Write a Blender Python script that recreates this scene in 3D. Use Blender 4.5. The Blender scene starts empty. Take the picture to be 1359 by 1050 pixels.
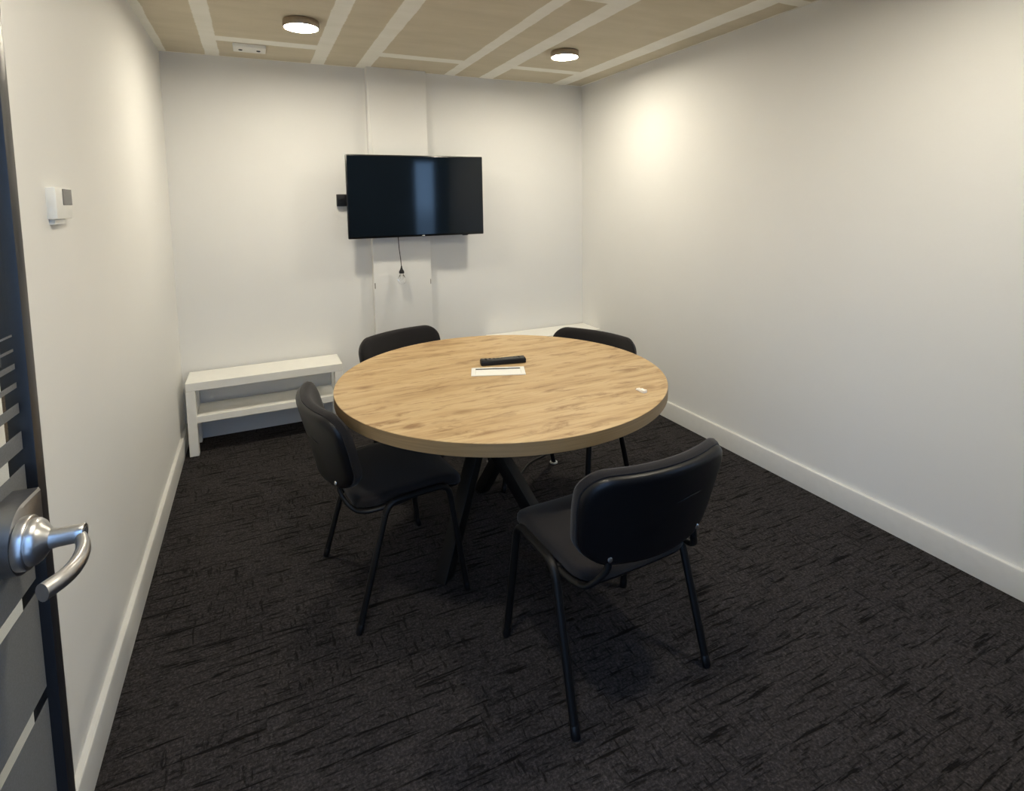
import bpy, bmesh, math, random
from mathutils import Vector, Matrix
C = bpy.context.scene.collection
PI = math.pi
random.seed(4)

# ------------------------------------------------------------------ helpers
def obj(name, bm, mats, parent=None, smooth=True, angle=40):
    bmesh.ops.recalc_face_normals(bm, faces=bm.faces[:])
    me = bpy.data.meshes.new(name)
    bm.to_mesh(me); bm.free()
    if not isinstance(mats, (list, tuple)): mats = [mats]
    for m in mats: me.materials.append(m)
    if smooth:
        for p in me.polygons: p.use_smooth = True
        me.set_sharp_from_angle(angle=math.radians(angle))
    o = bpy.data.objects.new(name, me); C.objects.link(o)
    if parent: o.parent = parent
    return o

def thing(name, label, cat, loc=(0, 0, 0), rz=0, group=None):
    o = bpy.data.objects.new(name, None); C.objects.link(o)
    o.empty_display_size = .1
    o.location = loc; o.rotation_euler = (0, 0, rz)
    o['label'] = label; o['category'] = cat
    if group: o['group'] = group
    return o

def tag(o, label, cat, group=None):
    o['label'] = label; o['category'] = cat
    if group: o['group'] = group
    return o

def struct(o, label=None):
    o['kind'] = 'structure'
    if label: o['label'] = label
    return o

def box(bm, x0, x1, y0, y1, z0, z1, bev=0, seg=2, mat=0):
    r = bmesh.ops.create_cube(bm, size=1)
    vs = r['verts']
    for v in vs:
        v.co = Vector((x0 + (v.co.x + .5) * (x1 - x0), y0 + (v.co.y + .5) * (y1 - y0), z0 + (v.co.z + .5) * (z1 - z0)))
    fs = set(f for v in vs for f in v.link_faces)
    for f in fs: f.material_index = mat
    if bev:
        es = list(set(e for v in vs for e in v.link_edges))
        bmesh.ops.bevel(bm, geom=es, offset=bev, segments=seg, profile=.5, affect='EDGES')

def fillet(pts, rad, n=6):
    pts = [Vector(p) for p in pts]
    out = [pts[0]]
    for i in range(1, len(pts) - 1):
        a, b, c = pts[i - 1], pts[i], pts[i + 1]
        r = rad[i - 1] if isinstance(rad, (list, tuple)) else rad
        u = (a - b).normalized(); w = (c - b).normalized()
        r = min(r, (a - b).length * .49, (c - b).length * .49)
        p0, p1 = b + u * r, b + w * r
        for k in range(n + 1):
            t = k / n
            out.append(p0 * (1 - t) ** 2 + b * 2 * t * (1 - t) + p1 * t * t)
    out.append(pts[-1])
    return out

def smooth_path(pts, n=8):
    pts = [Vector(p) for p in pts]
    q = [pts[0] * 2 - pts[1]] + pts + [pts[-1] * 2 - pts[-2]]
    out = []
    for i in range(1, len(q) - 2):
        p0, p1, p2, p3 = q[i - 1], q[i], q[i + 1], q[i + 2]
        for k in range(n):
            t = k / n
            out.append(.5 * ((2 * p1) + (p2 - p0) * t + (2 * p0 - 5 * p1 + 4 * p2 - p3) * t * t + (3 * p1 - p0 - 3 * p2 + p3) * t ** 3))
    out.append(pts[-1])
    return out

def tube(bm, path, rx, ry=None, ref=(1, 0, 0), seg=14, power=2.0, radf=None, caps=True):
    """sweep a (super-)elliptic section; rx lies along ref, ry across it"""
    ry = ry or rx
    path = [Vector(p) for p in path]
    rings = []
    for i, p in enumerate(path):
        t = (path[min(i + 1, len(path) - 1)] - path[max(i - 1, 0)]).normalized()
        a = Vector(ref); a = (a - t * a.dot(t)).normalized()
        b = t.cross(a)
        f = radf(i / (len(path) - 1)) if radf else 1
        ring = []
        for k in range(seg):
            th = 2 * PI * k / seg
            c, s = math.cos(th), math.sin(th)
            cx = math.copysign(abs(c) ** (2 / power), c); sy = math.copysign(abs(s) ** (2 / power), s)
            ring.append(bm.verts.new(p + a * (rx * f * cx) + b * (ry * f * sy)))
        rings.append(ring)
    for r0, r1 in zip(rings, rings[1:]):
        for k in range(seg):
            bm.faces.new((r0[k], r0[(k + 1) % seg], r1[(k + 1) % seg], r1[k]))
    if caps:
        bm.faces.new(rings[0][::-1]); bm.faces.new(rings[-1])

def lathe(bm, prof, seg=48, M=None, mat=0):
    """prof: (r, z) list revolved about z"""
    M = M or Matrix.Identity(4)
    rings = []
    for r, z in prof:
        if r < 1e-6: rings.append([bm.verts.new(M @ Vector((0, 0, z)))])
        else: rings.append([bm.verts.new(M @ Vector((r * math.cos(2 * PI * k / seg), r * math.sin(2 * PI * k / seg), z))) for k in range(seg)])
    for a, b in zip(rings, rings[1:]):
        for k in range(seg):
            l = (k + 1) % seg
            if len(a) == 1 and len(b) == 1: continue
            if len(a) == 1: f = bm.faces.new((a[0], b[l], b[k]))
            elif len(b) == 1: f = bm.faces.new((a[k], a[l], b[0]))
            else: f = bm.faces.new((a[k], a[l], b[l], b[k]))
            f.material_index = mat

def rrect(w, h, rs, n=8, edge=8):
    """outline of a rounded rectangle, half sizes w,h; rs = corner radii tr,tl,bl,br"""
    pts = []
    cs = [(1, 1), (-1, 1), (-1, -1), (1, -1)]
    for i, ((sx, sy), r) in enumerate(zip(cs, rs)):
        for k in range(n + 1):
            a = PI / 2 * (i + k / n)
            pts.append((sx * (w - r) + r * math.cos(a), sy * (h - r) + r * math.sin(a)))
        sx2, sy2 = cs[(i + 1) % 4]; r2 = rs[(i + 1) % 4]
        e0 = pts[-1]; a2 = PI / 2 * (i + 1)
        e1 = (sx2 * (w - r2) + r2 * math.cos(a2), sy2 * (h - r2) + r2 * math.sin(a2))
        for k in range(1, edge):
            t = k / edge
            pts.append((e0[0] * (1 - t) + e1[0] * t, e0[1] * (1 - t) + e1[1] * t))
    return pts

def pad(bm, outline, w, h, layers, fmap, c0, c1):
    """closed pad: layers = (height t, inset d); fmap(u,v,t)->point; c0/c1 = heights of the two flat centres"""
    rings = []
    def ring(t, d, f=1):
        sx, sy = (w - d) / w * f, (h - d) / h * f
        return [bm.verts.new(fmap(u * sx, v * sy, t)) for u, v in outline]
    d0, d1 = layers[0][1], layers[-1][1]
    t0, t1 = layers[0][0], layers[-1][0]
    inner = (.9, .75, .55, .3)
    first = [bm.verts.new(fmap(0, 0, c0))]
    for f in inner[::-1]: rings.append(ring(c0 + (t0 - c0) * f ** 3, d0, f))
    for t, d in layers: rings.append(ring(t, d))
    for f in inner: rings.append(ring(c1 + (t1 - c1) * f ** 3, d1, f))
    last = bm.verts.new(fmap(0, 0, c1))
    n = len(outline)
    for a, b in zip(rings, rings[1:]):
        for k in range(n):
            bm.faces.new((a[k], a[(k + 1) % n], b[(k + 1) % n], b[k]))
    for k in range(n):
        bm.faces.new((first[0], rings[0][(k + 1) % n], rings[0][k]))
        bm.faces.new((last, rings[-1][k], rings[-1][(k + 1) % n]))

# ------------------------------------------------------------------ materials
class NT:
    def __init__(s, name):
        s.m = bpy.data.materials.new(name); s.m.use_nodes = True
        s.t = s.m.node_tree; s.b = s.t.nodes['Principled BSDF']
    def n(s, typ, **kw):
        nd = s.t.nodes.new(typ)
        for k, v in kw.items():
            if k in nd.inputs.keys(): nd.inputs[k].default_value = v
            else: setattr(nd, k, v)
        return nd
    def l(s, a, b): s.t.links.new(a, b)
    def math(s, op, a, b=None, c=None, clamp=False):
        nd = s.t.nodes.new('ShaderNodeMath'); nd.operation = op; nd.use_clamp = clamp
        for i, x in enumerate((a, b, c)):
            if x is None: continue
            if isinstance(x, (int, float)): nd.inputs[i].default_value = x
            else: s.l(x, nd.inputs[i])
        return nd.outputs[0]
    def ramp(s, fac, stops):
        r = s.t.nodes.new('ShaderNodeValToRGB')
        e = r.color_ramp.elements
        while len(e) < len(stops): e.new(.5)
        for el, (p, c) in zip(e, stops):
            el.position = p; el.color = (*c, 1) if len(c) == 3 else c
        s.l(fac, r.inputs[0]); return r.outputs[0]
    def mix(s, fac, a, b, blend='MIX'):
        nd = s.t.nodes.new('ShaderNodeMix'); nd.data_type = 'RGBA'; nd.blend_type = blend
        for i, x in ((0, fac), (6, a), (7, b)):
            if isinstance(x, (int, float)): nd.inputs[i].default_value = x
            elif isinstance(x, tuple): nd.inputs[i].default_value = (*x, 1)
            else: s.l(x, nd.inputs[i])
        return nd.outputs[2]
    def co(s, kind='Object', scale=(1, 1, 1), rot=(0, 0, 0)):
        tc = s.t.nodes.new('ShaderNodeTexCoord'); mp = s.t.nodes.new('ShaderNodeMapping')
        mp.inputs['Scale'].default_value = scale; mp.inputs['Rotation'].default_value = rot
        s.l(tc.outputs[kind], mp.inputs[0]); return mp.outputs[0]
    def noise(s, vec, scale, detail=4, rough=.55, dist=0):
        nd = s.n('ShaderNodeTexNoise', Scale=scale, Detail=detail, Roughness=rough, Distortion=dist)
        s.l(vec, nd.inputs['Vector']); return nd.outputs['Fac']
    def bump(s, h, strength=.2, dist=.01):
        nd = s.n('ShaderNodeBump', Strength=strength, Distance=dist)
        s.l(h, nd.inputs['Height']); s.l(nd.outputs[0], s.b.inputs['Normal'])

def plain(name, col, rough=.5, metal=0, spec=.5, nscale=60, namp=.06, bump=0):
    m = NT(name); v = m.co()
    nz = m.noise(v, nscale, 3)
    d = tuple(c * (1 - namp) for c in col); u = tuple(min(1, c * (1 + namp)) for c in col)
    m.l(m.ramp(nz, [(.3, d), (.7, u)]), m.b.inputs['Base Color'])
    m.b.inputs['Roughness'].default_value = rough; m.b.inputs['Metallic'].default_value = metal
    m.b.inputs['Specular IOR Level'].default_value = spec
    if bump: m.bump(nz, bump, .002)
    return m.m

def wall_paint(name, col):
    m = NT(name); v = m.co()
    big = m.noise(v, 1.6, 3); fine = m.noise(v, 90, 3)
    m.l(m.ramp(big, [(.3, tuple(c * .975 for c in col)), (.7, col)]), m.b.inputs['Base Color'])
    m.b.inputs['Roughness'].default_value = .55
    m.b.inputs['Specular IOR Level'].default_value = .25
    m.bump(fine, .06, .002)
    return m.m

M_wall = wall_paint('wall_paint', (.76, .757, .742))
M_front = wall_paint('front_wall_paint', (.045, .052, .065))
M_trim = plain('trim_gloss', (.63, .625, .60), .32, 0, .4, 30, .02)
M_bench = plain('white_laminate', (.82, .81, .77), .38, 0, .4, 20, .015)
M_blackmetal = plain('black_powdercoat', (.005, .005, .0054), .46, 0, .28, 200, .15)
M_plastic = plain('black_plastic', (.004, .004, .005), .40, 0, .35, 150, .12, .05)
M_rubber = plain('black_rubber', (.01, .01, .01), .6, 0, .3)
M_lightcap = plain('pale_grey_cap', (.55, .54, .52), .4)
M_steel = plain('satin_steel', (.55, .55, .56), .32, 1, .5, 120, .05)
M_rim = plain('lamp_metal', (.42, .36, .30), .35, 1, .5, 80, .06)
M_whiteplastic = plain('white_plastic', (.82, .82, .79), .4, 0, .4, 40, .02)
M_greyscreen = plain('grey_display', (.07, .07, .075), .2)
M_paper = plain('white_paper', (.85, .80, .72), .6, 0, .2, 300, .08)
M_tan = plain('tan_foil', (.50, .36, .22), .4, 0, .4, 200, .1)
M_alu = plain('black_aluminium', (.012, .012, .014), .35, 0, .5, 120, .1)
M_bezel = plain('screen_bezel', (.006, .006, .007), .25)
M_mark = plain('scuff', (.22, .20, .17), .8)

def fabric():
    m = NT('black_fabric'); v = m.co(scale=(1, 1, 1))
    f = m.noise(v, 700, 2); g = m.noise(v, 9, 3)
    c = m.ramp(f, [(.3, (.0045, .0037, .0039)), (.7, (.0155, .0128, .0134))])
    m.l(m.mix(.25, c, m.ramp(g, [(.3, (.013, .012, .013)), (.7, (.026, .024, .026))])), m.b.inputs['Base Color'])
    m.b.inputs['Roughness'].default_value = .9; m.b.inputs['Specular IOR Level'].default_value = .2
    m.b.inputs['Sheen Weight'].default_value = .12
    m.bump(f, .3, .001)
    return m.m
M_fabric = fabric()

def oak():
    m = NT('oak_laminate')
    R = (0, 0, math.radians(14))
    warp = m.noise(m.co(rot=R, scale=(2.0, 5.0, 1)), 1.4, 3)
    tc = m.co(rot=R, scale=(1.1, 10, 1))
    add = m.n('ShaderNodeVectorMath', operation='ADD'); sc = m.n('ShaderNodeVectorMath', operation='SCALE')
    comb = m.n('ShaderNodeCombineXYZ'); m.l(warp, comb.inputs[1])
    m.l(comb.outputs[0], sc.inputs[0]); sc.inputs['Scale'].default_value = 1.1
    m.l(tc, add.inputs[0]); m.l(sc.outputs[0], add.inputs[1])
    broad = m.noise(add.outputs[0], 1.6, 5, .6)
    streak = m.noise(m.co(rot=R, scale=(2.2, 60, 1)), 2.2, 4, .6)
    fine = m.noise(m.co(rot=R, scale=(9, 260, 1)), 2, 2)
    base = m.ramp(broad, [(.30, (.34, .222, .108)), (.44, (.47, .325, .168)), (.58, (.54, .395, .218)), (.75, (.49, .345, .188))])
    st = m.ramp(streak, [(.30, (.46, .38, .30)), (.48, (1, 1, 1))])
    c = m.mix(.38, base, st, 'MULTIPLY')
    # brown smudgy knots drawn out along the grain
    kn = m.noise(m.co(rot=R, scale=(4.0, 17, 1)), 1.5, 6, .68, .5)
    c = m.mix(m.ramp(kn, [(.53, (0, 0, 0)), (.66, (.80, .80, .80))]), c, (.21, .113, .045))
    vor = m.n('ShaderNodeTexVoronoi', Scale=1.0); m.l(m.co(rot=R, scale=(3.0, 5.5, .01)), vor.inputs['Vector'])
    c = m.mix(m.ramp(vor.outputs['Distance'], [(.03, (.9, .9, .9)), (.15, (0, 0, 0))]), c, (.22, .12, .05))
    c = m.mix(m.ramp(fine, [(.3, (.22, .22, .22)), (.6, (0, 0, 0))]), c, (.36, .23, .11))
    m.l(c, m.b.inputs['Base Color'])
    m.b.inputs['Roughness'].default_value = .48; m.b.inputs['Specular IOR Level'].default_value = .32
    m.bump(fine, .05, .001)
    return m.m
M_oak = oak()
def oak_edge():
    m = NT('oak_edge_band')
    a = m.noise(m.co(scale=(3, 3, 90)), 2, 3)
    m.l(m.ramp(a, [(.3, (.225, .15, .070)), (.7, (.29, .195, .095))]), m.b.inputs['Base Color'])
    m.b.inputs['Roughness'].default_value = .5
    return m.m
M_oakedge = oak_edge()

def carpet():
    m = NT('charcoal_carpet')
    def lines(sc, s, lo, hi, dist=.25):
        return m.ramp(m.noise(m.co(scale=sc), s, 4, .6, dist), [(lo, (1, 1, 1)), (hi, (0, 0, 0))])
    lx = lines((3.2, 38, 1), 1.5, .365, .43, .5)
    lx2 = lines((9, 62, 1), 1.5, .36, .44, .6)
    ly = lines((48, 9, 1), 1.5, .36, .43, .6)
    patch = m.ramp(m.noise(m.co(), 2.4, 2), [(.40, (0, 0, 0)), (.52, (1, 1, 1))])
    speck = m.noise(m.co(scale=(1, 1, 1)), 120, 4, .75)
    loop = m.noise(m.co(scale=(1, 1.5, 1)), 48, 4, .65)
    mott = m.noise(m.co(), 7, 4)
    base = m.ramp(speck, [(.28, (.013, .0118, .0120)), (.5, (.039, .0352, .0358)), (.74, (.096, .088, .089))])
    base = m.mix(m.ramp(loop, [(.3, (.65, .65, .65)), (.6, (0, 0, 0))]), base, (.016, .0145, .0152))
    base = m.mix(.5, base, m.ramp(mott, [(.3, (.72, .70, .70)), (.7, (1.0, 1.0, 1.0))]), 'MULTIPLY')
    lyp = m.math('MULTIPLY', ly, patch)
    lx2p = m.math('MULTIPLY', lx2, .75)
    ln = m.math('MAXIMUM', m.math('MAXIMUM', lx, lx2p), m.math('MULTIPLY', lyp, .8))
    c = m.mix(m.math('MULTIPLY', ln, .88), base, (.0035, .0031, .0031))
    m.l(c, m.b.inputs['Base Color'])
    m.b.inputs['Roughness'].default_value = .95; m.b.inputs['Specular IOR Level'].default_value = .08
    h = m.math('SUBTRACT', m.math('ADD', speck, loop), ln)
    m.bump(h, .6, .006)
    return m.m
M_carpet = carpet()

def ceiling_mat():
    """bare gypsum board with pale joint-compound bands"""
    m = NT('taped_plasterboard')
    tc = m.t.nodes.new('ShaderNodeTexCoord'); sep = m.t.nodes.new('ShaderNodeSeparateXYZ')
    m.l(tc.outputs['Object'], sep.inputs[0])
    X, Y = sep.outputs[0], sep.outputs[1]
    wob = m.math('MULTIPLY', m.math('SUBTRACT', m.noise(m.co(), 5, 3), .5), .016)
    wob2 = m.math('MULTIPLY', m.math('SUBTRACT', m.noise(m.co(), 40, 2), .5), .006)
    w = m.math('ADD', wob, wob2)
    Xw = m.math('ADD', X, w); Yw = m.math('ADD', Y, w)
    def band(co, a, b):
        d = m.math('ABSOLUTE', m.math('SUBTRACT', co, (a + b) / 2))
        return m.math('MULTIPLY_ADD', d, -220, 220 * (b - a) / 2 + .5, clamp=True)
    masks = []
    V = [(-.05, .042), (.248, .326), (.861, .946), (1.152, 1.245), (1.785, 1.866), (2.06, 2.174), (2.69, 2.82), (2.958, 3.1)]
    for a, b in V: masks.append(band(Xw, a, b))
    H_ = [(.32, .87, -.466, -.366), (1.24, 1.79, -.446, -.350), (2.17, 2.70, -.443, -.354), (1.86, 2.07, -1.80, -1.70),
          (2.81, 2.97, -2.10, -2.03), (.32, .87, -2.66, -2.57), (1.24, 1.79, -2.66, -2.57), (.94, 1.16, -2.0, -1.9)]
    for a, b, c, d in H_:
        masks.append(m.math('MULTIPLY', band(Xw, a, b), band(Yw, c, d)))
    masks.append(band(Yw, -.014, .05))
    tot = masks[0]
    for k in masks[1:]: tot = m.math('MAXIMUM', tot, k)
    a = m.noise(m.co(scale=(1.2, 5, 1)), 2.2, 5, .6); b = m.noise(m.co(scale=(12, 1.3, 1)), 2.4, 4)
    brown = m.ramp(a, [(.3, (.585, .53, .412)), (.7, (.655, .595, .475))])
    brown = m.mix(m.ramp(b, [(.60, (0, 0, 0)), (.72, (.35, .35, .35))]), brown, (.60, .53, .42))
    white = m.ramp(a, [(.3, (.86, .85, .78)), (.7, (.92, .91, .85))])
    m.l(m.mix(tot, brown, white), m.b.inputs['Base Color'])
    m.b.inputs['Roughness'].default_value = .8; m.b.inputs['Specular IOR Level'].default_value = .15
    m.bump(m.math('ADD', tot, m.math('MULTIPLY', m.noise(m.co(), 60, 3), .3)), .12, .004)
    return m.m
M_ceiling = ceiling_mat()

def emit(name, col, s):
    m = NT(name)
    m.b.inputs['Base Color'].default_value = (.9, .9, .88, 1)
    m.b.inputs['Emission Color'].default_value = (*col, 1)
    m.b.inputs['Emission Strength'].default_value = s
    return m.m
LAMP = 262
M_diffuser = emit('lamp_diffuser_glow', (1.0, .915, .735), LAMP)

def screen():
    m = NT('tv_screen_glass'); b = m.b
    v = m.co(); nz = m.noise(v, 2.0, 2)
    m.l(m.ramp(nz, [(.3, (.0035, .0065, .011)), (.7, (.0045, .008, .013))]), b.inputs['Base Color'])
    b.inputs['Roughness'].default_value = .07; b.inputs['Specular IOR Level'].default_value = .35
    return m.m
M_screen = screen()

def glass(name, tint=(.97, .985, .98), rough=0.0):
    m = NT(name); t = m.t
    t.nodes.remove(m.b)
    out = [n for n in t.nodes if n.type == 'OUTPUT_MATERIAL'][0]
    g = m.n('ShaderNodeBsdfGlossy', Roughness=rough); tr = m.n('ShaderNodeBsdfTransparent')
    tr.inputs[0].default_value = (*tint, 1)
    fr = m.n('ShaderNodeFresnel', IOR=1.45); mx = m.n('ShaderNodeMixShader')
    ge = m.n('ShaderNodeNewGeometry')
    m.l(m.math('MULTIPLY', fr.outputs[0], m.math('SUBTRACT', 1, ge.outputs['Backfacing'])), mx.inputs[0]); m.l(tr.outputs[0], mx.inputs[1]); m.l(g.outputs[0], mx.inputs[2])
    m.l(mx.outputs[0], out.inputs[0]); return m.m
M_glass = glass('clear_glass')
def bulbglass():
    m = NT('bulb_glass'); b = m.b
    nz = m.noise(m.co(), 3, 1); m.l(m.ramp(nz, [(0, (.97, .97, .96)), (1, (1, 1, 1))]), b.inputs['Base Color'])
    b.inputs['Transmission Weight'].default_value = 1; b.inputs['Roughness'].default_value = .0; b.inputs['IOR'].default_value = 1.4
    return m.m
M_bulb = bulbglass()
def film():
    m = NT('frosted_film'); t = m.t
    t.nodes.remove(m.b)
    out = [n for n in t.nodes if n.type == 'OUTPUT_MATERIAL'][0]
    col = m.ramp(m.noise(m.co(), 400, 2), [(.3, (.25, .247, .24)), (.7, (.29, .287, .28))])
    d = m.n('ShaderNodeBsdfDiffuse'); tl = m.n('ShaderNodeBsdfTranslucent'); mx = m.n('ShaderNodeMixShader'); mx.inputs[0].default_value = .55
    m.l(col, d.inputs[0]); m.l(col, tl.inputs[0])
    m.l(d.outputs[0], mx.inputs[1]); m.l(tl.outputs[0], mx.inputs[2]); m.l(mx.outputs[0], out.inputs[0])
    return m.m
M_film = film()

# ------------------------------------------------------------------ the room
W, H, YF = 2.976, 2.43, -3.84       # width, height, inner face of the front wall
YO = YF - .11
bm = bmesh.new(); box(bm, -.12, W + .12, -7.0, .12, -.06, 0)
struct(obj('floor', bm, M_carpet, smooth=False))
bm = bmesh.new(); box(bm, -.12, W + .12, YO, .12, H, H + .08)
struct(obj('ceiling', bm, M_ceiling, smooth=False))
bm = bmesh.new(); box(bm, -.12, 0, YO, .12, 0, H); struct(obj('wall_left', bm, M_wall, smooth=False))
bm = bmesh.new(); box(bm, W, W + .12, YO, .12, 0, H); struct(obj('wall_right', bm, M_wall, smooth=False))
bm = bmesh.new(); box(bm, 0, W, 0, .12, 0, H); struct(obj('wall_back', bm, M_wall, smooth=False))
# boxed-in pilaster behind the television
PX0, PX1, PD = 1.212, 1.630, .065
bm = bmesh.new(); box(bm, PX0, PX1, -PD, 0.0, 0, H, .003, 2)
pil = struct(obj('trim_1', bm, M_wall), 'shallow white boxed pilaster running up the back wall')
# front wall with the doorway the photo is taken from and a narrow sidelight
DX0, DX1, DH = .03, .985, 2.09
SX0, SX1, SZ0, SZ1 = 2.46, 2.80, .12, 2.09
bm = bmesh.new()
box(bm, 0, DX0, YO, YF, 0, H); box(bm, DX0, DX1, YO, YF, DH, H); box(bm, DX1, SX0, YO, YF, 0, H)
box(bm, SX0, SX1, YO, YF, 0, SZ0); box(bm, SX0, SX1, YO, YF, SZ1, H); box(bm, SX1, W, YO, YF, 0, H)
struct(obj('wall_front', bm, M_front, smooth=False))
# unseen wall added outside, sized to keep most daylight off the back wall
bm = bmesh.new(); box(bm, -1.3, 2.25, -5.62, -5.5, 0, 3.4)
struct(obj('wall_daylight_block', bm, M_wall, smooth=False))
# sidelight
win = struct(bpy.data.objects.new('window_1', None)); C.objects.link(win); win.location = (SX0, YF - .055, SZ0)
ww, wh = SX1 - SX0, SZ1 - SZ0
bm = bmesh.new()
for a in ((0, .035, 0, wh), (ww - .035, ww, 0, wh), (.035, ww - .035, 0, .035), (.035, ww - .035, wh - .035, wh)):
    box(bm, a[0], a[1], -.03, .03, a[2], a[3])
obj('window_frame', bm, M_alu, win, smooth=False)
bm = bmesh.new(); box(bm, .03, ww - .03, -.003, .003, .03, wh - .03)
obj('window_pane', bm, M_glass, win, smooth=False)
BANDS = [(.02, .735), (.755, .912), (.932, 1.112), (1.136, 1.163), (1.191, 1.206), (1.229, 1.237), (1.257, 1.265), (1.283, 1.287), (1.305, 1.308)]
bm = bmesh.new()
for a, b in BANDS: box(bm, .036, ww - .036, .0035, .0045, max(a - SZ0 - .45, .036), max(b - SZ0 - .45, .04))
obj('frosted_film', bm, M_film, win, smooth=False)

# skirting
def skirt(name, x0, x1, y0, y1, side):
    bm = bmesh.new(); t, h = .018, .1135
    s = side
    prof = [(0, 0), (t, 0), (t, h - .006), (t - .0015, h - .002), (t - .004, h), (0, h)]
    a = [bm.verts.new((x0 + s * p, y0, z)) for p, z in prof]; b = [bm.verts.new((x0 + s * p, y1, z)) for p, z in prof]
    for k in range(len(prof)):
        l = (k + 1) % len(prof); bm.faces.new((a[k], a[l], b[l], b[k]))
    bm.faces.new(a); bm.faces.new(b[::-1])
    return struct(obj(name, bm, M_trim, angle=30))
skirt('baseboard_left', 0, 0, YF, 0, 1)
skirt('baseboard_right', W, W, YF, 0, -1)

# ------------------------------------------------------------------ open glazed door
hd = math.radians(4.0)
DL, DT = .90, .034
cx, cy = .158, -2.938                                     # free front corner of the leaf
door = struct(bpy.data.objects.new('door_1', None), 'open glazed black framed door with frosted stripes and a steel lever')
C.objects.link(door)
dvec = Vector((math.sin(hd), math.cos(hd), 0))
door.location = (cx - .004 * dvec.x - DL * dvec.x, cy - .004 * dvec.y - DL * dvec.y, .008)
door.rotation_euler = (0, 0, -hd)                         # local y = along the leaf, local x = towards the room
TOP = 2.06
bm = bmesh.new(); w = .026
box(bm, -DT, 0, DL - w, DL, 0, TOP, .0015); box(bm, -DT, 0, 0, w, 0, TOP, .0015)
box(bm, -DT, 0, w, DL - w, 0, w, .0); box(bm, -DT, 0, w, DL - w, TOP - w, TOP, .0)
obj('door_frame', bm, M_alu, door)
bm = bmesh.new(); box(bm, -.0195, -.0150, w - .004, DL - w + .004, w - .004, TOP - w + .004)
obj('glass_pane', bm, M_glass, door, smooth=False)
bm = bmesh.new()
for a, b in BANDS: box(bm, -.0146, -.0142, w, DL - w, max(a, w + .002), b)
obj('frosted_film', bm, M_film, door, smooth=False)
# lock case, rose, neck, lever
hz, hs = 1.046, DL - .138
lock = bpy.data.objects.new('door_handle', None); C.objects.link(lock); lock.parent = door; lock.location = (0, hs, hz)
lock['label'] = 'satin steel lever handle on a rounded lock case'
bm = bmesh.new()
out = [(.070, -.045)] + [(.070, .045)] + [(.018 - .047 * math.sin(a), .047 * math.cos(a)) for a in [PI * k / 28 for k in range(29)]]
lev = []
for x, ins in ((-.0140, 0), (.016, 0), (.019, .003)):
    lev.append([bm.verts.new((x, s + (-ins if s > .05 else ins * math.copysign(1, -(s - .02))), z * (1 - ins / .045))) for s, z in out])
for a, b in zip(lev, lev[1:]):
    for k in range(len(out)):
        l = (k + 1) % len(out); bm.faces.new((a[k], a[l], b[l], b[k]))
bm.faces.new(lev[0]); bm.faces.new(lev[-1])
M_case = plain('brushed_lock_case', (.28, .28, .29), .38, 1, .5, 90, .06)
obj('lock_case', bm, M_case, lock)
RX = Matrix.Rotation(PI / 2, 4, 'Y')                       # lathe axis z -> local x
bm = bmesh.new()
lathe(bm, [(0, .019), (.034, .019), (.0345, .021), (.0345, .029), (.0335, .0305), (.030, .0310), (.0300, .0320), (.0295, .037),
           (.026, .042), (.019, .047), (.0135, .052), (.0125, .060), (.0122, .078), (.0125, .088), (.0115, .0895), (0, .0895)], 40, RX)
obj('rose', bm, M_steel, lock)
bm = bmesh.new(); lathe(bm, [(0, .0896), (.0075, .0896), (.0075, .0902), (0, .0902)], 24, RX)
obj('key_cylinder', bm, M_greyscreen, lock)
bm = bmesh.new()
pth = smooth_path([(.078, .004, -.002), (.088, -.010, -.004), (.097, -.035, -.006), (.100, -.068, -.006), (.095, -.096, -.005), (.083, -.120, -.004)], 8)
tube(bm, pth, .0098, .0078, ref=(0, 0, 1), seg=18, radf=lambda t: .85 + .3 * min(1, t * 2))
obj('lever', bm, M_steel, lock)

# ------------------------------------------------------------------ ceiling lamps
def lamp(x, y, label):
    t = thing('ceiling_light', label, 'light', (x, y, H - .0), 0, 'round ceiling lights')
    bm = bmesh.new()
    lathe(bm, [(0, 0), (.078, 0), (.086, -.003), (.088, -.006), (.0885, -.034), (.087, -.038), (.082, -.0385), (.0815, -.036), (.0812, -.0320), (0, -.0320)], 56)
    obj('rim', bm, M_rim, t)
    bm = bmesh.new(); lathe(bm, [(0, -.0325), (.081, -.0325), (.0808, -.0340), (.076, -.0350), (0, -.0352)], 48)
    obj('diffuser', bm, M_diffuser, t)
    return t
lamp(.737, -.905, 'round lit ceiling light at left, beside the white ceiling box')
lamp(2.294, -.890, 'round lit ceiling light at right, nearer the right wall')
lamp(2.15, -3.02, 'round lit ceiling light out of view near the front right')
lamp(.737, -3.02, 'round lit ceiling light out of view near the front left')

t = thing('ceiling_box', 'small white rectangular box with two dark lenses on the ceiling boards', 'emergency light', (.495, -.300, H))
bm = bmesh.new(); box(bm, -.088, .088, -.062, .062, -.022, 0, .005, 2); obj('housing', bm, M_whiteplastic, t)
for x in (-.048, .048):
    bm = bmesh.new(); lathe(bm, [(.0, -.0222), (.011, -.0222), (.011, -.025), (.007, -.027), (0, -.027)], 20, Matrix.Translation((x, 0, 0)))
    obj('lens', bm, M_greyscreen, t)

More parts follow.
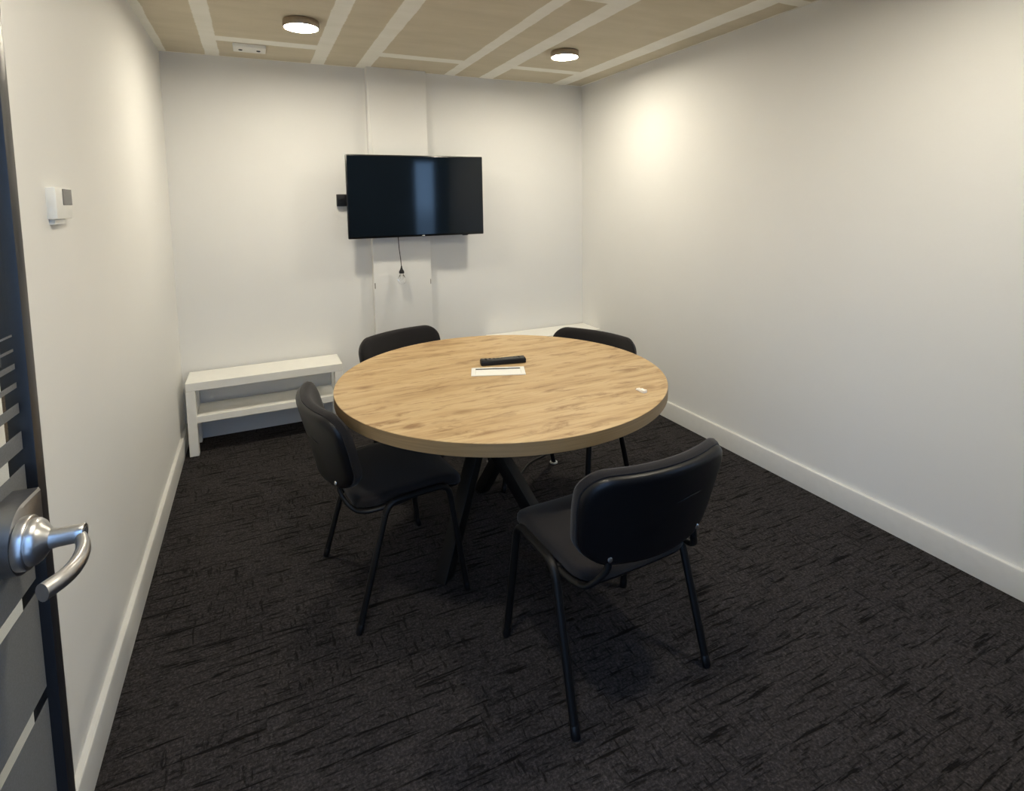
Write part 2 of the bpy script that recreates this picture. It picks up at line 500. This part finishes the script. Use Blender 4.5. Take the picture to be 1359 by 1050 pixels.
# ------------------------------------------------------------------ television
tv = thing('television', 'black flat screen television mounted on the back wall', 'television', (1.519, -.18, 1.542))
tw, th = .486, .282
bm = bmesh.new()
o_ = rrect(tw, th, (.006,) * 4, 3, 2)
rows = []
for y, ins in ((-.001, .001), (.0, 0), (.022, 0), (.028, .004), (.045, .10), (.055, .13)):
    rows.append([bm.verts.new((u * (tw - ins) / tw, y, v * (th - ins) / th)) for u, v in o_])
for a, b in zip(rows, rows[1:]):
    for k in range(len(o_)): l = (k + 1) % len(o_); bm.faces.new((a[k], a[l], b[l], b[k]))
bm.faces.new(rows[0]); bm.faces.new(rows[-1])
obj('cabinet', bm, M_bezel, tv)
bm = bmesh.new(); box(bm, -tw + .008, tw - .008, -.0028, -.0012, -th + .014, th - .008); obj('screen', bm, M_screen, tv, smooth=False)
bm = bmesh.new(); box(bm, .018, .040, -.0036, -.0012, -th + .004, -th + .009, .0008, 1); obj('badge', bm, M_lightcap, tv)
bm = bmesh.new(); box(bm, .325, .365, .002, .020, -th - .006, -th + .002, .002, 1); obj('sensor', bm, M_plastic, tv)
bm = bmesh.new()
box(bm, -.20, -.02, .100, .115, -.11, .11, .002, 1)
for z in (-.07, .07): box(bm, -.13, -.09, .050, .102, z - .02, z + .02)
box(bm, -.22, .22, .050, .060, -.10, .10)
obj('wall_bracket', bm, M_blackmetal, tv)

sb = thing('socket_box', 'small black wall box peeking out left of the television', 'socket box', (1.04, 0, 1.522))
bm = bmesh.new(); box(bm, -.052, .052, -.040, 0, -.041, .041, .003, 2); obj('housing', bm, M_plastic, sb)
for x in (-.022, .022):
    bm = bmesh.new(); lathe(bm, [(0, .0400), (.016, .0400), (.016, .0415), (.013, .0420), (.0125, .0410), (0, .0410)], 24, Matrix.Translation((x, 0, -.003)) @ Matrix.Rotation(PI / 2, 4, 'X'))
    obj('socket', bm, M_blackmetal, sb)

pb = thing('hanging_bulb', 'clear glass bulb on a black cord hanging below the television', 'bulb', (1.396, -.125, 0.98))
bm = bmesh.new(); tube(bm, smooth_path([(-.016, .02, .36), (-.014, .01, .29), (-.012, .0, .20), (-.004, 0, .12), (0, 0, .055)], 6), .0028, seg=8)
obj('cord', bm, M_rubber, pb)
bm = bmesh.new(); lathe(bm, [(0, .075), (.004, .074), (.006, .06), (.010, .048), (.017, .036), (.0185, .024), (.0175, .020), (0, .019)], 24)
obj('socket', bm, M_plastic, pb)
bm = bmesh.new(); lathe(bm, [(.0125, .020), (.013, .012), (.019, .0), (.027, -.014), (.0300, -.028), (.027, -.043), (.018, -.054), (.008, -.0585), (0, -.0592)], 28)
obj('bulb_glass', bm, M_bulb, pb)
bm = bmesh.new(); tube(bm, [(-.004, 0, .02), (-.007, 0, -.02), (0, 0, -.026), (.007, 0, -.02), (.004, 0, .02)], .0012, seg=6, ref=(0, 1, 0))
obj('filament', bm, M_steel, pb)

# scuffs on the pilaster edges and left corner
def mark(name, label, x0, x1, y, z0, z1):
    bm = bmesh.new(); box(bm, x0, x1, y - .0012, y, z0, z1, .0005, 1)
    return tag(obj(name, bm, M_mark, smooth=False), label, 'scuff mark')
mark('wall_scuff', 'small dark scuff on the left edge of the pilaster below the television', PX0 + .003, PX0 + .010, -PD, .895, .935)
mark('wall_scuff', 'small dark scuff on the right edge of the pilaster below the television', PX1 - .008, PX1 - .003, -PD, .900, .935)
bm = bmesh.new(); tube(bm, smooth_path([(PX0 + .006, -PD - .0025, 2.33), (PX0 + .010, -PD - .0025, 2.15), (PX0 + .017, -PD - .0025, 2.0), (PX0 + .030, -PD - .0025, 1.86), (PX0 + .05, -PD - .0025, 1.74)], 5), .0022, seg=8)
tag(obj('thin_cable', bm, M_whiteplastic), 'thin white cable running down the pilaster to the television top', 'cable')

# thermostat
t = thing('thermostat', 'white wall thermostat with a grey display on the left wall', 'thermostat', (0, -2.175, 1.510))
bm = bmesh.new(); box(bm, -.002, .021, -.066, .066, -.040, .042, .004, 2); obj('housing', bm, M_whiteplastic, t)
bm = bmesh.new(); box(bm, .0208, .0225, -.014, .062, -.004, .038, .0008, 1); obj('display', bm, M_greyscreen, t)
bm = bmesh.new(); box(bm, -.002, .012, -.055, .030, -.054, -.040, .002, 1); obj('lower_cover', bm, M_whiteplastic, t)

# ------------------------------------------------------------------ white benches
def bench(name_label, x, y):
    t = thing('bench', name_label, 'bench', (x, y, 0), 0, 'low white benches along the back wall')
    L, D, hh = .45, .13, .45
    bm = bmesh.new(); box(bm, -L, L, -D, D, hh - .05, hh, .002, 1); obj('bench_top', bm, M_bench, t)
    for sx in (-1, 1):
        for sy in (-1, 1):
            bm = bmesh.new(); xa = sx * (L - .025); ya = sy * (D - .025)
            box(bm, xa - .025, xa + .025, ya - .025, ya + .025, 0, hh - .05, .0015, 1); obj('leg', bm, M_bench, t)
    bm = bmesh.new(); box(bm, -L + .05, L - .05, -D + .006, D - .004, .200, .240, .0012, 1); obj('shelf', bm, M_bench, t)
    return t
bench('low white bench with a lower shelf in the left back corner', .494, -.150)
bench('low white bench in the right back corner, mostly hidden behind the table', W - .004 - .45, -.142)

# ------------------------------------------------------------------ round table
TX, TY, TZ, TR = 1.411, -1.833, .75, .6985
tb = thing('round_table', 'large round oak topped meeting table on black splayed legs', 'table', (TX, TY, 0))
bm = bmesh.new()
prof = [(0, TZ), (TR - .06, TZ), (TR - .0015, TZ), (TR, TZ - .0015), (TR, TZ - .045), (TR - .0015, TZ - .0465), (0, TZ - .0465)]
lathe(bm, prof, 160)
for f in bm.faces:
    c = f.calc_center_median()
    f.material_index = 1 if (math.hypot(c.x, c.y) > TR - .02 and c.z < TZ - .001) else 0
obj('tabletop', bm, [M_oak, M_oakedge], tb, angle=30)
def tleg(top, foot):
    bm = bmesh.new()
    a = Vector((*top, .703)); b = Vector((*foot, 0.0))
    d = (b - a).normalized()
    s = .028
    side = Vector((-d.y, d.x, 0)).normalized(); up = d.cross(side)
    ra, rb = [], []
    for k in range(4):
        o_ = side * (s if k in (0, 3) else -s) + up * (s if k in (0, 1) else -s)
        ra.append(bm.verts.new(a + o_ - d * ((a + o_).z - .703) / d.z))
        rb.append(bm.verts.new(a + o_ - d * ((a + o_).z - .004) / d.z))
    for k in range(4): l = (k + 1) % 4; bm.faces.new((ra[k], ra[l], rb[l], rb[k]))
    bm.faces.new(ra); bm.faces.new(rb)
    bmesh.ops.bevel(bm, geom=[e for e in bm.edges if len(e.link_faces) == 2], offset=.004, segments=2, profile=.5, affect='EDGES')
    return obj('leg', bm, M_blackmetal, tb)
tleg((.0, .09), (-.335, -.155))
tleg((-.16, .14), (.135, -.33))
tleg((.14, -.08), (.055, .42))
bm = bmesh.new(); lathe(bm, [(0, .7030), (.26, .7030), (.26, .6985), (0, .6985)], 48)
obj('mounting_plate', bm, M_blackmetal, tb)

# things on the table
pbx = thing('power_box', 'white flush power box with a dark slot at the middle of the table', 'power box', (TX - .003, TY + .030, TZ), math.radians(-21.5))
bm = bmesh.new()
box(bm, -.118, .118, -.056, -.044, 0, .004, .0012, 1); box(bm, -.118, .118, .044, .056, 0, .004, .0012, 1)
box(bm, -.118, -.100, -.044, .044, 0, .004, .0012, 1); box(bm, .100, .118, -.044, .044, 0, .004, .0012, 1)
obj('frame', bm, M_whiteplastic, pbx)
bm = bmesh.new(); box(bm, -.0995, .0995, -.0435, .026, .0004, .0034, .001, 1); obj('lid', bm, M_whiteplastic, pbx)
bm = bmesh.new(); box(bm, -.099, .099, .026, .0435, .0002, .0022, 0); obj('cable_slot', bm, M_rubber, pbx, smooth=False)

rc = thing('remote_control', 'black remote control lying behind the white power box', 'remote control', (TX + .068, TY + .137, TZ), math.radians(-12))
bm = bmesh.new()
o_ = rrect(.106, .022, (.005,) * 4, 4, 4)
rows = []
for z, ins in ((0, .003), (.002, .0005), (.017, 0), (.020, .001), (.0215, .004)):
    rows.append([bm.verts.new((u * (.106 - ins) / .106, v * (.022 - ins) / .022, z + .004 * (u / .106) ** 2 * (z > .02))) for u, v in o_])
for a, b in zip(rows, rows[1:]):
    for k in range(len(o_)): l = (k + 1) % len(o_); bm.faces.new((a[k], a[l], b[l], b[k]))
bm.faces.new(rows[0]); bm.faces.new(rows[-1])
obj('body', bm, M_plastic, rc)
for i in range(9):
    for j in range(3):
        bm = bmesh.new(); x, y = -.08 + i * .0195, (j - 1) * .0115
        z0 = .0212 + .004 * (x / .106) ** 2
        box(bm, x - .005, x + .005, y - .0036, y + .0036, z0 - .001, z0 + .0022, .0009, 1)
        obj('button', bm, M_rubber, rc)

wr = thing('wrapper', 'small crumpled white wrapper near the right edge of the table', 'wrapper', (TX + .392, TY - .462, TZ), math.radians(-92))
bm = bmesh.new()
def crumple(u, v, t):
    n = math.sin(u * 310 + v * 190) * .0012 + math.cos(v * 410 - u * 120) * .0010
    return Vector((u, v + .3 * u * abs(u) * 8, .0005 + max(0, t + (n if t > .001 else 0)) + .003 * (u / .026) * (t > .001)))
pad(bm, rrect(.024, .0095, (.002,) * 4, 2, 5), .024, .0095, [(0, .001), (.004, 0), (.0075, .001), (.009, .003)], crumple, 0, .011)
obj('paper', bm, M_paper, wr)
bm = bmesh.new(); box(bm, -.034, -.020, -.007, .006, .0006, .006, .002, 1); obj('twisted_end', bm, M_tan, wr)

# cable on the carpet under the table
bm = bmesh.new()
tube(bm, smooth_path([(1.60, -1.56, .0055), (1.64, -1.46, .0055), (1.71, -1.375, .0055), (1.80, -1.285, .0055), (1.875, -1.243, .0055), (1.93, -1.225, .0055), (2.02, -1.17, .0055), (2.14, -.95, .0055), (2.19, -.6, .0055), (2.21, -.32, .0055)], 8), .0055, seg=8)
tag(obj('power_cable', bm, M_rubber), 'black power cable curving over the carpet under the table', 'cable')

# ------------------------------------------------------------------ conference chair (faces local +y)
def sgn(s, p): return (s * p[0], p[1], p[2])
def make_chair():
    t = thing('conference_chair', 'x', 'chair', (0, 0, 0), 0, 'black chairs around the round table')
    # seat cushion and pan
    sw, sh = .220, .210
    def smap(u, v, tt):
        z = .418 + tt + .006 * (u / sw) ** 2 - (.030 * max(0, (v - .10) / .115) ** 2) - .010 * max(0, -(v + .05) / .16)
        return Vector((u * (1 - .05 * max(0, -v / sh)), v + .022, z))
    bm = bmesh.new()
    ol = rrect(sw, sh, (.06, .06, .075, .075), 8, 8)
    pad(bm, ol, sw, sh, [(.000, .006), (.004, .001), (.014, 0), (.026, .001), (.034, .006), (.038, .016)], smap, .0, .041)
    obj('seat', bm, M_fabric, t)
    bm = bmesh.new()
    pad(bm, ol, sw, sh, [(-.016, .030), (-.012, .012), (-.004, .005), (.0, .004)], smap, -.018, 0)
    obj('seat_pan', bm, M_plastic, t)
    # backrest: curved in plan, leaning back
    bw, bh, zc = .261, .150, .635
    def bmap(u, v, tt):
        f = (v + bh) / (2 * bh)
        y = -.238 - .082 * f - .012 * (1 - f) ** 3 + .064 * (u / bw) ** 2
        nx = -2 * .064 * u / bw ** 2
        n = Vector((nx * .15, 1, .26)).normalized()
        uu = u * (.915 + .085 * min(1, f * 1.6))
        return Vector((uu, y, zc + v + .012 * (u / bw) ** 2 * (1 - f))) + n * tt
    ob = rrect(bw, bh, (.075, .075, .085, .085), 9, 9)
    bm = bmesh.new()
    pad(bm, ob, bw, bh, [(.002, .012), (.003, .004), (.010, .001), (.022, .000), (.032, .005), (.037, .016)], bmap, .002, .040)
    obj('backrest', bm, M_fabric, t)
    bm = bmesh.new()
    pad(bm, ob, bw, bh, [(-.018, .026), (-.0165, .017), (-.012, .010), (-.005, .007), (.0015, .007), (.0025, .012)], bmap, -.019, .002)
    # moulded ridge on the back of the shell
    pth = [bmap(.02 + .11 * k / 10, .030 + .004 * math.sin(PI * k / 10), -.0188) for k in range(11)]
    tube(bm, pth, .0022, .0022, ref=(0, 0, 1), seg=8, radf=lambda q: max(.25, math.sin(PI * q) ** .5))
    obj('back_shell', bm, M_plastic, t)
    for s in (-1, 1):
        rear, rb = (.2525, -.210, .0), (.2405, -.085, .437)
        front, fb = (.2540, .212, .0), (.2360, .150, .437)
        P = [Vector(sgn(s, p)) for p in (rear, rb, fb, front)]
        full = fillet(P, [.045, .045], 8)
        i0 = 1; i1 = len(full) - 2                       # bend starts / ends
        bm = bmesh.new(); tube(bm, [full[0] + (full[1] - full[0]) * .02] + [full[1]], .0135, .0115, ref=(1, 0, 0)); rl = obj('leg', bm, M_blackmetal, t)
        bm = bmesh.new(); tube(bm, [full[-1] + (full[-2] - full[-1]) * .02] + [full[-2]], .0135, .0115, ref=(1, 0, 0)); fl = obj('leg', bm, M_blackmetal, t)
        bm = bmesh.new(); tube(bm, full[i0:i1 + 1], .0135, .0115, ref=(1, 0, 0)); obj('side_rail', bm, M_blackmetal, t)
        for lg, p, q in ((rl, P[0], P[1]), (fl, P[3], P[2])):
            d = (q - p).normalized()
            bm = bmesh.new(); tube(bm, [p + Vector((0, 0, .0005)), p + d * .004, p + d * .034, p + d * .036], 0.0146, .0126, ref=(1, 0, 0), radf=lambda q_: .9 if q_ in (0, 1) else 1)
            obj('foot_cap', bm, M_plastic, lg)
        # J tube carrying the backrest
        a = bmap(s * .172, -.10, -.004); b = bmap(s * .176, .04, -.006)
        pj = smooth_path([(s * .232, .0, .428), (s * .224, -.08, .416), (s * .208, -.155, .410), (s * .196, -.200, .430), tuple(a + Vector((0, .002, -.055))), tuple(a), tuple(b)], 6)
        bm = bmesh.new(); tube(bm, pj, .0115, .0085, ref=(1, 0, 0)); obj('back_support', bm, M_blackmetal, t)
        bm = bmesh.new(); c = bmap(s * .172, -.115, -.02)
        lathe(bm, [(0, 0), (.008, 0), (.008, .004), (.005, .006), (0, .006)], 14, Matrix.Translation(c + Vector((0, .004, 0))) @ Matrix.Rotation(PI / 2, 4, 'X'))
        obj('screw', bm, M_steel, t)
    for y in (-.075, .135):
        bm = bmesh.new(); tube(bm, [(-.236, y, .424), (-.15, y, .400), (.15, y, .400), (.236, y, .424)], .011, .009, ref=(0, 1, 0)); obj('cross_bar', bm, M_blackmetal, t)
    return t

def dup(root):
    r = root.copy(); C.objects.link(r)
    for ch in list(root.children):
        c = ch.copy(); C.objects.link(c); c.parent = r
        for g in ch.children:
            d = g.copy(); C.objects.link(d); d.parent = c
    return r
chair = make_chair()
def face(dx, dy): return math.atan2(-dx, dy)
spots = [((1.450, -2.552), face(-.020, .4215), 'black chair nearest the camera with its plastic back shell turned to the viewer'),
         ((.907, -1.845), face(.415, .045), 'black chair seen from its side at the left of the table'),
         ((1.252, -1.228), face(.37, -.929), 'black chair behind the table whose backrest stands below the television'),
         ((1.858, -1.632), face(-.918, -.395), 'black chair behind the right far side of the table near the right wall')]
chairs = []
for i, ((x, y), rz, lab) in enumerate(spots):
    o = chair if i == 0 else dup(chair)
    o.location = (x, y, 0); o.rotation_euler = (0, 0, rz); o['label'] = lab
    chairs.append(o)

# pale glide under the far rear leg of the chair by the right wall
for ch in chairs[3].children:
    if ch.name.split('.')[0] == 'leg':
        mc = sum((v.co for v in ch.data.vertices), Vector()) / len(ch.data.vertices)
        if mc.x > 0 and mc.y < 0:
            bm = bmesh.new()
            lathe(bm, [(0, 0), (.021, 0), (.022, .002), (.022, .007), (.017, .010), (0, .010)], 24, Matrix.Translation((.2525, -.210, .0002)))
            g = obj('floor_glide', bm, M_lightcap, ch); g['label'] = 'pale grey floor glide'

# ------------------------------------------------------------------ daylight outside the doorway
wd = bpy.data.worlds.new('daylight'); bpy.context.scene.world = wd; wd.use_nodes = True
nt = wd.node_tree; bg = nt.nodes['Background']
tc = nt.nodes.new('ShaderNodeTexCoord'); sp = nt.nodes.new('ShaderNodeSeparateXYZ'); rp = nt.nodes.new('ShaderNodeValToRGB')
mr = nt.nodes.new('ShaderNodeMath'); mr.operation = 'MULTIPLY_ADD'; mr.inputs[1].default_value = .5; mr.inputs[2].default_value = .5
nt.links.new(tc.outputs['Generated'], sp.inputs[0]); nt.links.new(sp.outputs[2], mr.inputs[0]); nt.links.new(mr.outputs[0], rp.inputs[0])
el = rp.color_ramp.elements
el[0].position = .40; el[0].color = (.03, .035, .04, 1)
el[1].position = .80; el[1].color = (.30, .54, 1, 1)
for p_, c_ in ((.485, (.20, .33, .55, 1)), (.50, (.36, .60, 1, 1))):
    e = el.new(p_); e.color = c_
nt.links.new(rp.outputs[0], bg.inputs[0]); bg.inputs[1].default_value = 6.4

# ------------------------------------------------------------------ camera
F, PX, PY, WI, HI = 734.5102, 679.5, 333.7464, 1359, 1050
yaw, pit, rol = .4334, -.0908, -.0161
f = Vector((math.sin(yaw) * math.cos(pit), math.cos(yaw) * math.cos(pit), math.sin(pit)))
r = Vector((math.cos(yaw), -math.sin(yaw), 0)); u = r.cross(f)
r2 = r * math.cos(rol) + u * math.sin(rol); u2 = -r * math.sin(rol) + u * math.cos(rol)
cam = bpy.data.cameras.new('camera'); co = bpy.data.objects.new('camera', cam); C.objects.link(co)
M = Matrix.Identity(4)
for i in range(3): M[i][0], M[i][1], M[i][2] = r2[i], u2[i], -f[i]
M.translation = Vector((.4715, -3.9922, 1.498)); co.matrix_world = M
cam.sensor_fit = 'HORIZONTAL'; cam.sensor_width = 36; cam.lens = 36 * F / WI
cam.shift_x = (WI / 2 - PX) / WI; cam.shift_y = -(HI / 2 - PY) / WI
cam.clip_start = .02; cam.clip_end = 100
sc = bpy.context.scene
sc.camera = co
vs = sc.view_settings
vs.view_transform = 'Standard'; vs.look = 'None'; vs.gamma = 1; vs.use_curve_mapping = False; vs.exposure = 0
sc.cycles.max_bounces = 16; sc.cycles.diffuse_bounces = 10; sc.cycles.transparent_max_bounces = 16
sc.cycles.sample_clamp_indirect = 6
sc.cycles.use_denoising = True
